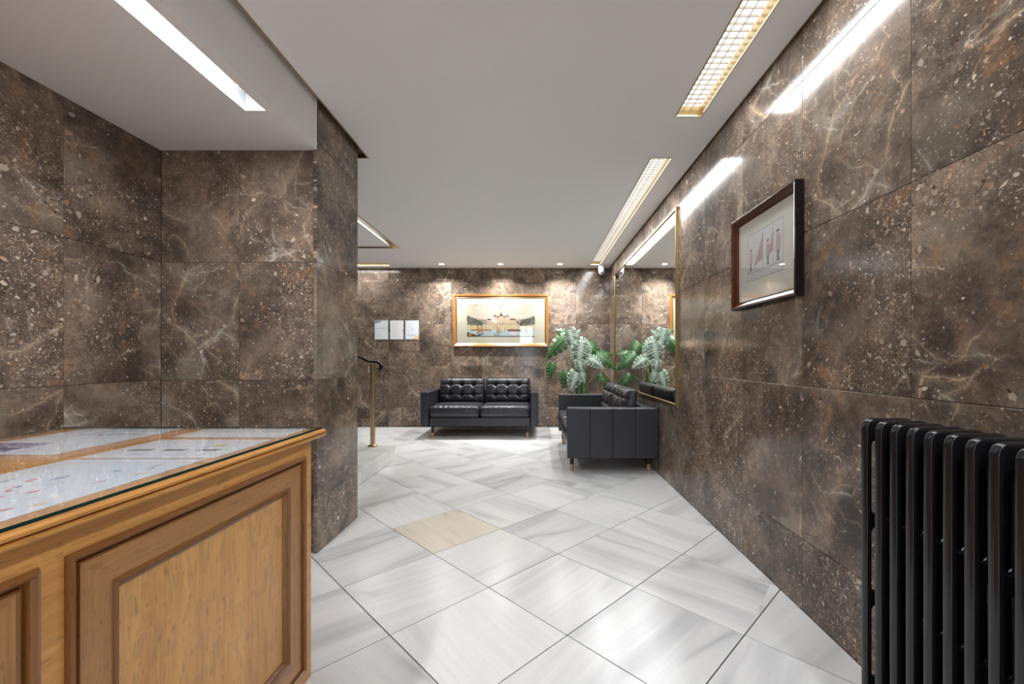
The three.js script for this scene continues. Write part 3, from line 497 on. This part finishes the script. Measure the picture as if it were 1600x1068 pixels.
function tuftedCushion(w, h, T) { // front face +z, tufted; back flat
  const NU = 64, NV = 44, P = [], I = [], e = (t) => Math.pow(Math.max(0, 1 - Math.pow(Math.abs(t), 7)), 0.42);
  const front = (u, v) => {
    let z = T * e(u) * e(v) * (0.86 + 0.14 * Math.cos(u * 1.5) * Math.cos(v * 1.4));
    let cr = 0; for (const y of [0.42, -0.40]) cr = Math.max(cr, Math.exp(-(((v - y) / 0.05) ** 2)) * 0.8); for (const x of [-0.52, 0, 0.52]) cr = Math.max(cr, Math.exp(-(((u - x) / 0.028) ** 2)) * (Math.abs(v) < 0.5 ? 0.75 : 0.5));
    let pit = 0, wr = 0; for (const [bu, bv] of BUTTONS) { const a = (u - bu) * w / 2, b = (v - bv) * h / 2, r = Math.hypot(a, b); pit = Math.max(pit, Math.exp(-((r / 0.032) ** 2))); wr += Math.sin(Math.atan2(b, a) * 8 + bu * 9) * Math.exp(-(((r - 0.035) / 0.03) ** 2)); }
    return z - T * (0.14 * cr + 0.34 * pit) * e(u) * e(v) + 0.0022 * wr * e(u) * e(v);
  };
  const edge = (t) => Math.sign(t) * (1 - Math.pow(1 - Math.abs(t), 1.25));
  for (const side of [0, 1]) for (let j = 0; j <= NV; j++) for (let i = 0; i <= NU; i++) { const u = edge(i / NU * 2 - 1), v = edge(j / NV * 2 - 1), rnd = 1 - 0.02 * (u * u * v * v); P.push(u * w / 2 * rnd, v * h / 2 * rnd, side ? -T * 0.35 * e(u) * e(v) : front(u, v)); }
  const n = (NU + 1) * (NV + 1); for (let j = 0; j < NV; j++) for (let i = 0; i < NU; i++) { const a = j * (NU + 1) + i, b = a + 1, c = a + NU + 1, d = c + 1; I.push(a, b, d, a, d, c, n + a, n + d, n + b, n + a, n + c, n + d); }
  let g = new THREE.BufferGeometry(); g.setAttribute('position', new THREE.Float32BufferAttribute(P, 3)); g.setIndex(I); g = mergeVertices(g, 1e-5); g.computeVertexNormals(); g.userData.front = front; return g;
}
const SW = 1.63, SD = 0.865, AW = 0.11, AH = 0.632, AB = 0.153;
function makeSofa() {
  const t = thing('sofa', '', 'sofa');
  const iw = SW - 2 * AW;
  mesh('base', new RoundedBoxGeometry(iw - 0.002, 0.125, SD - 0.05, 3, 0.012).translate(0, AB + 0.0625, -0.005), leather, t);
  for (const s of [-1, 1]) {
    const arm = mesh('arm', new RoundedBoxGeometry(AW - 0.008, AH - AB, SD, 4, 0.014).translate(s * (SW / 2 - AW / 2 - 0.004), (AH + AB) / 2, 0), leather, t);
    for (let k = 0; k < 4; k++) { const l = SD / 4; mesh('side_panel', new RoundedBoxGeometry(0.02, AH - AB - 0.012, l - 0.003, 3, 0.006).translate(s * (SW / 2 - 0.01), (AH + AB) / 2 - 0.002, -SD / 2 + l * (k + 0.5)), leather, arm); }
    const r = s === -1 ? rng(3) : rng(4);
    const sw = iw / 2 - 0.004, w = (x, z, k) => Math.sin(x * 61 + k) * Math.sin(x * 23 + z * 40 + k * 2);
    const cu = mesh('seat_cushion', softBox(sw, 0.158, 0.60, 0.05, [44, 10, 36], (p, n) => {
      const fx = 1 - (2 * p.x / sw) ** 2, fz = 1 - (2 * p.z / 0.6) ** 2;
      if (n.y > 0 || p.y > 0.06) p.y += 0.02 * fx * Math.max(0, fz) + 0.0022 * w(p.x, p.z, s) * (0.3 + sstep(0.05, 0.28, p.z));
      if (p.z > 0.2) p.z += 0.012 * fx * (1 - (p.y / 0.09) ** 2) + 0.003 * Math.sin(p.x * 90 + p.y * 25 + s) * sstep(-0.04, 0.06, p.y);
    }), leather, t);
    cu.position.set(s * iw / 4, 0.278 + 0.079, SD / 2 - 0.29);
    const bw = 0.686, bh = 0.375, g = tuftedCushion(bw, bh, 0.115), bc = mesh('back_cushion', g, leather, t);
    bc.position.set(s * (bw / 2 + 0.004), 0.442 + bh / 2 - 0.02, -0.215); bc.rotation.x = -0.2;
    for (const [u, v] of BUTTONS) mesh('button', new THREE.SphereGeometry(0.009, 12, 8).scale(1, 1, 0.5).translate(u * bw / 2, v * bh / 2, g.userData.front(u, v) + 0.001), leather, bc);
  }
  mesh('back', new RoundedBoxGeometry(iw, AH - AB - 0.01, 0.1, 3, 0.014).translate(0, (AH + AB) / 2 - 0.006, -SD / 2 + 0.05), leather, t);
  for (const [sx, sz] of [[-1, 1], [1, 1], [-1, -1], [1, -1]]) {
    const leg = mesh('leg', new THREE.CylinderGeometry(0.021, 0.019, 0.09, 20).translate(sx * (SW / 2 - 0.155), 0.153 - 0.045, sz * (SD / 2 - 0.055)), blackLeg, t);
    mesh('leg_tip', new THREE.CylinderGeometry(0.0205, 0.0185, 0.066, 20).translate(sx * (SW / 2 - 0.155), 0.033, sz * (SD / 2 - 0.055)), lightWoodTip, leg);
  }
  return t;
}
const sofa = makeSofa(); sofa.position.set(-0.795, 0, -6.296); sofa.userData.label = 'black leather tufted two seat sofa under the large framed palace print'; sofa.userData.group = 'black leather sofas';
const sofa2 = sofa.clone(); sofa2.name = numbered('sofa'); sofa2.position.set(0.718, 0, -4.82); sofa2.rotation.y = -Math.PI / 2; sofa2.userData = { label: 'black leather tufted sofa seen from its arm below the wall mirror', category: 'sofa', group: 'black leather sofas' }; scene.add(sofa2);

// ------------------------------------------------------------------ cast iron radiator
{
  const t = thing('radiator', 'black cast iron column radiator against the right marble wall', 'radiator', [0.95, 0, -1.237]);
  const s = new THREE.Shape(), B = 0.009, w = 0.15 - B, x0_ = B, yb = 0.07, yt = 0.917, r = 0.024;
  s.moveTo(x0_ + r, yb); s.lineTo(w - r, yb); s.quadraticCurveTo(w, yb, w, yb + r); s.lineTo(w, yt - r); s.quadraticCurveTo(w, yt, w - r, yt); s.lineTo(x0_ + r, yt); s.quadraticCurveTo(x0_, yt, x0_, yt - r); s.lineTo(x0_, yb + r); s.quadraticCurveTo(x0_, yb, x0_ + r, yb);
  for (const [xa, xz] of [[0.0215, 0.05], [0.1, 0.1285]]) for (const [a, b] of [[0.175, 0.385], [0.425, 0.61], [0.65, 0.862]]) {
    const h = new THREE.Path(), x0 = xa - B, x1 = xz + B, q = (x1 - x0) / 2, m = (x0 + x1) / 2; h.moveTo(x0, a - B + q); h.absarc(m, a - B + q, q, Math.PI, 2 * Math.PI, false); h.lineTo(x1, b + B - q); h.absarc(m, b + B - q, q, 0, Math.PI, false); h.lineTo(x0, a - B + q); s.holes.push(h);
  }
  const sec = new THREE.ExtrudeGeometry(s, { depth: 0.004, bevelEnabled: true, bevelSize: B, bevelThickness: 0.0095, bevelSegments: 5, curveSegments: 6 }); sec.translate(0, 0, -0.002);
  const hub = new THREE.CylinderGeometry(0.026, 0.026, 0.027, 20).rotateX(Math.PI / 2);
  for (let k = 0; k < 15; k++) {
    const m = mesh('section', toCreasedNormals(sec, 0.7), blackIron, t); m.position.z = k * 0.05;
    if (k < 14) for (const y of [0.873, 0.122]) mesh('hub', hub, blackIron, t).position.set(0.075, y, k * 0.05 + 0.025);
  }
  for (const k of [0, 14]) for (const x of [0.02, 0.13]) mesh('foot', new THREE.CylinderGeometry(0.016, 0.022, 0.075, 16).translate(x, 0.0375, k * 0.05), blackIron, t);
}

// ------------------------------------------------------------------ stairs, newel post and handrail
const st = structure('stairs', 'white marble steps rising behind the marble wall end', 'steps');
const SX = -1.53, SZ0 = ZD - 0.002, SZ1 = -4.64;
{
  const n = 4, run = 0.38;
  for (let k = 0; k < n; k++) {
    const xa = k === 0 ? SX : -2.05 - (k - 1) * run, y = 0.15 * (k + 1), xb = k === n - 1 ? XLL + 0.002 : -2.05 - k * run + 0.01;
    mesh('step_core', box(XLL + 0.002, xa - 0.035, y - 0.15, y - 0.03, SZ1 + 0.03, SZ0), stepMat, st);
    const o = []; const cr = k === 0 ? 0.06 : 0.01; // tread with a rounded free corner
    o.push([xb, SZ0], [xa, SZ0]); for (let a = 0; a <= 6; a++) { const f = a / 6 * Math.PI / 2; o.push([xa - cr + Math.cos(f) * cr, SZ1 + cr - Math.sin(f) * cr]); } o.push([xb, SZ1]);
    const g = prism(o.reverse(), y - 0.03, y, (x, z) => [x / FS + k * 0.3, z / FS], 0.004); mesh('tread', g, stepMat, st);
    const cuts = [SZ0, -3.37, -3.73, -4.10, -4.42, SZ1 + 0.03];
    for (let i = 0; i + 1 < cuts.length; i++) mesh('riser', boxUV(xa - 0.034, xa - 0.012, y - 0.15 + 0.003, y - 0.031, cuts[i + 1] + 0.001, cuts[i] - 0.001, 1 / FS, 1 / FS, R(), R()), stepMat, st);
  }
}
{
  const px = -1.775, pz = -4.585, t = thing('newel_post', 'slim brass post standing on the lowest marble step', 'post', [px, 0.15, pz]);
  mesh('shaft', new THREE.CylinderGeometry(0.0255, 0.0255, 0.893, 28).translate(0, 0.4465, 0), brass, t);
  mesh('base_flange', new THREE.LatheGeometry([[0, 0], [0.05, 0], [0.05, 0.008], [0.046, 0.014], [0.03, 0.018], [0.0255, 0.024]].map(([a, b]) => new THREE.Vector2(a, b)), 32), agedBrass, t);
  mesh('switch', new RoundedBoxGeometry(0.02, 0.06, 0.03, 2, 0.004).translate(-0.036, 0.83, 0), whitePlastic, t);
  const h = thing('handrail', 'dark wooden handrail with a curled end on the brass post', 'handrail', [px, 1.05, pz]);
  const pts = [[0.078, -0.075], [0.092, -0.05], [0.09, -0.02], [0.06, 0.008], [0.02, 0.013], [-0.04, 0.016], [-0.08, 0.034], [-0.16, 0.072], [-0.6, 0.26], [-1.1, 0.47], [-1.8, 0.76]].map(([x, y]) => new THREE.Vector3(x, y, 0));
  const cp = new THREE.CatmullRomCurve3(pts, false, 'catmullrom', 0.3).getPoints(90), P = [], I = [], NR = 14;
  cp.forEach((p, k) => { const d = cp[Math.min(k + 1, 90)].clone().sub(cp[Math.max(k - 1, 0)]).normalize(); for (let i = 0; i < NR; i++) { const a = i / NR * 6.28319, c = Math.cos(a), s = Math.sin(a), u = 0.013 * Math.sign(c) * Math.sqrt(Math.abs(c)), v = 0.03 * Math.sign(s) * Math.sqrt(Math.abs(s)); P.push(p.x - d.y * u, p.y + d.x * u, v); } });
  for (let k = 0; k < 90; k++) for (let i = 0; i < NR; i++) { const a = k * NR + i, b = k * NR + (i + 1) % NR; I.push(a, b, b + NR, a, b + NR, a + NR); }
  for (const k of [0, 90]) for (let i = 1; i + 1 < NR; i++) I.push(k * NR, k * NR + i, k * NR + i + 1);
  const rg = new THREE.BufferGeometry(); rg.setAttribute('position', new THREE.Float32BufferAttribute(P, 3)); rg.setIndex(I); rg.computeVertexNormals();
  mesh('rail', rg, ebony, h);
}

// ------------------------------------------------------------------ security camera
{
  const t = thing('security_camera', 'small white security camera under the ceiling by the right corner', 'camera', [1.0, H, -6.6]);
  mesh('mount', new THREE.CylinderGeometry(0.052, 0.055, 0.03, 32).translate(0, -0.015, 0), whitePlastic, t);
  mesh('housing', new THREE.LatheGeometry([[0.05, -0.03], [0.05, -0.075], [0.046, -0.095], [0.03, -0.1]].map(([a, b]) => new THREE.Vector2(a, b)), 32), whitePlastic, t);
  const b = mesh('ball', new THREE.SphereGeometry(0.046, 32, 20).translate(0, -0.098, 0), whitePlastic, t);
  for (const [x, y, r] of [[0.004, -0.118, 0.016], [-0.022, -0.108, 0.007], [0.026, -0.104, 0.006]]) mesh('lens', new THREE.SphereGeometry(r, 16, 12).translate(x, y, 0.036), lensBlack, b);
}

// ------------------------------------------------------------------ plant
function leafArt(pale) {
  const [c, x] = canvas(256, 256), q = rng(pale ? 31 : 32), W = (a, b) => a + (b - a) * q();
  x.fillStyle = pale ? 'rgb(196,212,196)' : 'rgb(44,92,38)'; x.fillRect(0, 0, 256, 256);
  const wedge = (sd, y, w, x0, x1, col, al) => { x.globalAlpha = al; x.fillStyle = col; x.beginPath(); x.moveTo(128 + sd * x0, y - x0 * 0.3); x.quadraticCurveTo(128 + sd * (x0 + x1) / 2, y - w - (x0 + x1) * 0.2, 128 + sd * x1, y - x1 * 0.42); x.quadraticCurveTo(128 + sd * (x0 + x1) / 2, y + w - (x0 + x1) * 0.18, 128 + sd * x0, y - x0 * 0.3); x.fill(); };
  for (const sd of [-1, 1]) for (let k = 0; k < 13; k++) {
    const y = 20 + k * 24 + W(-4, 4);
    if (pale) { wedge(sd, y, W(8, 15), W(6, 26), W(70, 124), 'rgb(36,70,42)', W(0.7, 1)); if (q() < 0.6) wedge(sd, y + 9, W(2, 6), W(10, 60), W(80, 122), 'rgb(70,106,72)', W(0.5, 0.9)); }
    else { wedge(sd, y, W(4, 9), W(6, 20), W(80, 124), 'rgb(28,62,26)', W(0.5, 0.9)); if (q() < 0.7) wedge(sd, y + 11, W(1, 4), W(4, 20), W(70, 122), 'rgb(122,160,84)', W(0.5, 0.9)); }
  }
  x.globalAlpha = 1; x.fillStyle = pale ? 'rgb(226,232,214)' : 'rgb(150,180,110)'; x.fillRect(125, 0, 6, 256);
  return texOf(c, false);
}
const paleLeaf = new THREE.MeshPhysicalMaterial({ map: leafArt(true), roughness: 0.4, transmission: 0.15, thickness: 0 }), greenLeaf = new THREE.MeshPhysicalMaterial({ map: leafArt(false), roughness: 0.38, transmission: 0.15, thickness: 0 });
const stemMat = std(new THREE.Color().setRGB(0.06, 0.16, 0.05), 0.5), paleStem = std(new THREE.Color().setRGB(0.34, 0.42, 0.2), 0.5);
function monsteraLeaf(L, Wd, droop, cup) { // base at the origin, blade along +y, faces +z; side lobes parted by real slits
  const P = [], U = [], I = [], lobes = 6;
  const half = (t) => Wd / 2 * Math.pow(Math.sin(Math.PI * Math.pow(clamp(t, 0, 1), 0.72)), 0.75) * (t < 0.98 ? 1 : 0.4);
  const put = (s, t) => { // s across -1..1, t along 0..1
    const back = 0.24 * L * Math.abs(s) ** 1.4 * (1 - t), hw = half(0.06 + 0.94 * t), x = s * hw, y = t * L - back + Math.abs(s) * 0.06 * L;
    P.push(x, y, -droop * (y / L) * Math.abs(y / L) * L - cup * s * s * hw + 0.05 * L * Math.sin(t * 3.1)); U.push(0.5 + s * 0.46, t); return P.length / 3 - 1;
  };
  for (const sd of [-1, 1]) for (let k = 0; k < lobes; k++) {
    const t0 = k / lobes, t1 = (k + 1) / lobes, NS = 6, NT = 3, base = [];
    for (let i = 0; i <= NS; i++) for (let j = 0; j <= NT; j++) {
      const s = i / NS, gap = sstep(0.34, 0.6, s) * 0.16, tip = k === lobes - 1 ? 0 : gap, a = t0 + (t1 - t0) * (k === 0 ? 0 : gap), b = t1 - (t1 - t0) * tip;
      base.push(put(sd * s * (1 - 0.05 * Math.abs(j / NT - 0.5)), a + (b - a) * j / NT + 0.04 * s * (1 - t0)));
    }
    for (let i = 0; i < NS; i++) for (let j = 0; j < NT; j++) { const a = base[i * (NT + 1) + j], b = base[(i + 1) * (NT + 1) + j], c = a + 1, d = b + 1; if (sd > 0) I.push(a, b, d, a, d, c); else I.push(a, d, b, a, c, d); }
  }
  const g = new THREE.BufferGeometry(); g.setAttribute('position', new THREE.Float32BufferAttribute(P, 3)); g.setAttribute('uv', new THREE.Float32BufferAttribute(U, 2)); g.setIndex(I); g.computeVertexNormals(); return g;
}
{
  const bx = 0.64, bz = -6.2, t = thing('potted_plant', 'tall split leaf plant with pale variegated leaves between sofa and corner', 'plant', [bx, 0, bz]);
  mesh('pot', new THREE.LatheGeometry([[0, 0.0], [0.13, 0], [0.135, 0.01], [0.165, 0.27], [0.172, 0.29], [0.172, 0.31], [0.158, 0.31], [0.15, 0.27], [0, 0.27]].map(([a, b]) => new THREE.Vector2(a, b)), 40), std(0x3a3835, 0.6), t);
  mesh('soil', new THREE.CylinderGeometry(0.148, 0.148, 0.02, 32).translate(0, 0.275, 0), std(0x2b211a, 1), t);
  // leaf centre (px, py, depth), length, width, direction of tip in the picture (degrees), tilt towards the viewer, pale or green
  const leaves = [
    [893, 528, 6.10, 0.30, 0.24, -75, 0.5, 1], [872, 537, 6.16, 0.40, 0.28, -137, 0.9, 0], [885, 519, 6.3, 0.26, 0.22, -205, 0.8, 0], [900, 523, 6.2, 0.16, 0.10, 60, 0.6, 1],
    [906, 553, 6.02, 0.36, 0.30, -100, 0.35, 1], [914, 538, 6.08, 0.24, 0.20, -40, 0.5, 1], [928, 545, 6.3, 0.28, 0.24, -50, 0.9, 0], [930, 564, 6.02, 0.24, 0.2, -28, 0.6, 1],
    [946, 561, 6.12, 0.34, 0.22, -32, 0.9, 0], [907, 571, 6.0, 0.18, 0.16, -80, 0.5, 1], [860, 577, 6.15, 0.24, 0.16, -100, 0.9, 0], [897, 593, 5.98, 0.26, 0.24, -110, 0.4, 1], [910, 588, 6.0, 0.16, 0.14, -60, 0.4, 1],
    [882, 590, 6.3, 0.24, 0.18, -100, 0.8, 0], [946, 594, 6.25, 0.28, 0.18, -40, 0.9, 0], [940, 552, 6.35, 0.26, 0.18, 10, 0.8, 0],
  ];
  leaves.forEach(([px, py, d, L, Wd, ang, tilt, pale], k) => {
    const c = new THREE.Vector3((px - 839) / FOCAL * d - bx, 1.1 + (559.5 - py) / FOCAL * d, -d - bz), a = ang * Math.PI / 180;
    const g = monsteraLeaf(L, Wd, 0.25, 0.35), m = mesh('leaf', g, pale ? paleLeaf : greenLeaf, t);
    const up = new THREE.Vector3(Math.cos(a), Math.sin(a), tilt * 0.35).normalize(), nz = new THREE.Vector3(0, 0.25 + tilt * 0.5, 1).normalize(), xs = new THREE.Vector3().crossVectors(up, nz).normalize(), zz = new THREE.Vector3().crossVectors(xs, up);
    m.quaternion.setFromRotationMatrix(new THREE.Matrix4().makeBasis(xs, up, zz)); m.position.copy(c).addScaledVector(up, -L * 0.45);
    const root = new THREE.Vector3(rr(-0.05, 0.05), 0.28, rr(-0.04, 0.04)), mid = root.clone().lerp(m.position, 0.6); mid.y += 0.12; mid.x *= 0.7; mid.z *= 0.8;
    mesh('stem', new THREE.TubeGeometry(new THREE.CatmullRomCurve3([root, mid, m.position.clone()]), 20, 0.0055, 7), k % 3 === 1 ? paleStem : stemMat, t);
  });
  for (let k = 0; k < 6; k++) { const root = new THREE.Vector3(rr(-0.05, 0.05), 0.28, rr(-0.05, 0.05)), tip = new THREE.Vector3(root.x * 2.2 + rr(-0.05, 0.05), rr(0.9, 1.15), root.z + 0.05); const g = new THREE.TubeGeometry(new THREE.CatmullRomCurve3([root, root.clone().lerp(tip, 0.5).add(new THREE.Vector3(rr(-0.02, 0.02), 0.02, 0)), tip]), 16, 0.011, 7); mesh('stalk', g, stemMat, t); }
}

scene.traverse((o) => { if (o.isLight && !o.isRectAreaLight) o.castShadow = true; });
renderer.render(scene, camera);
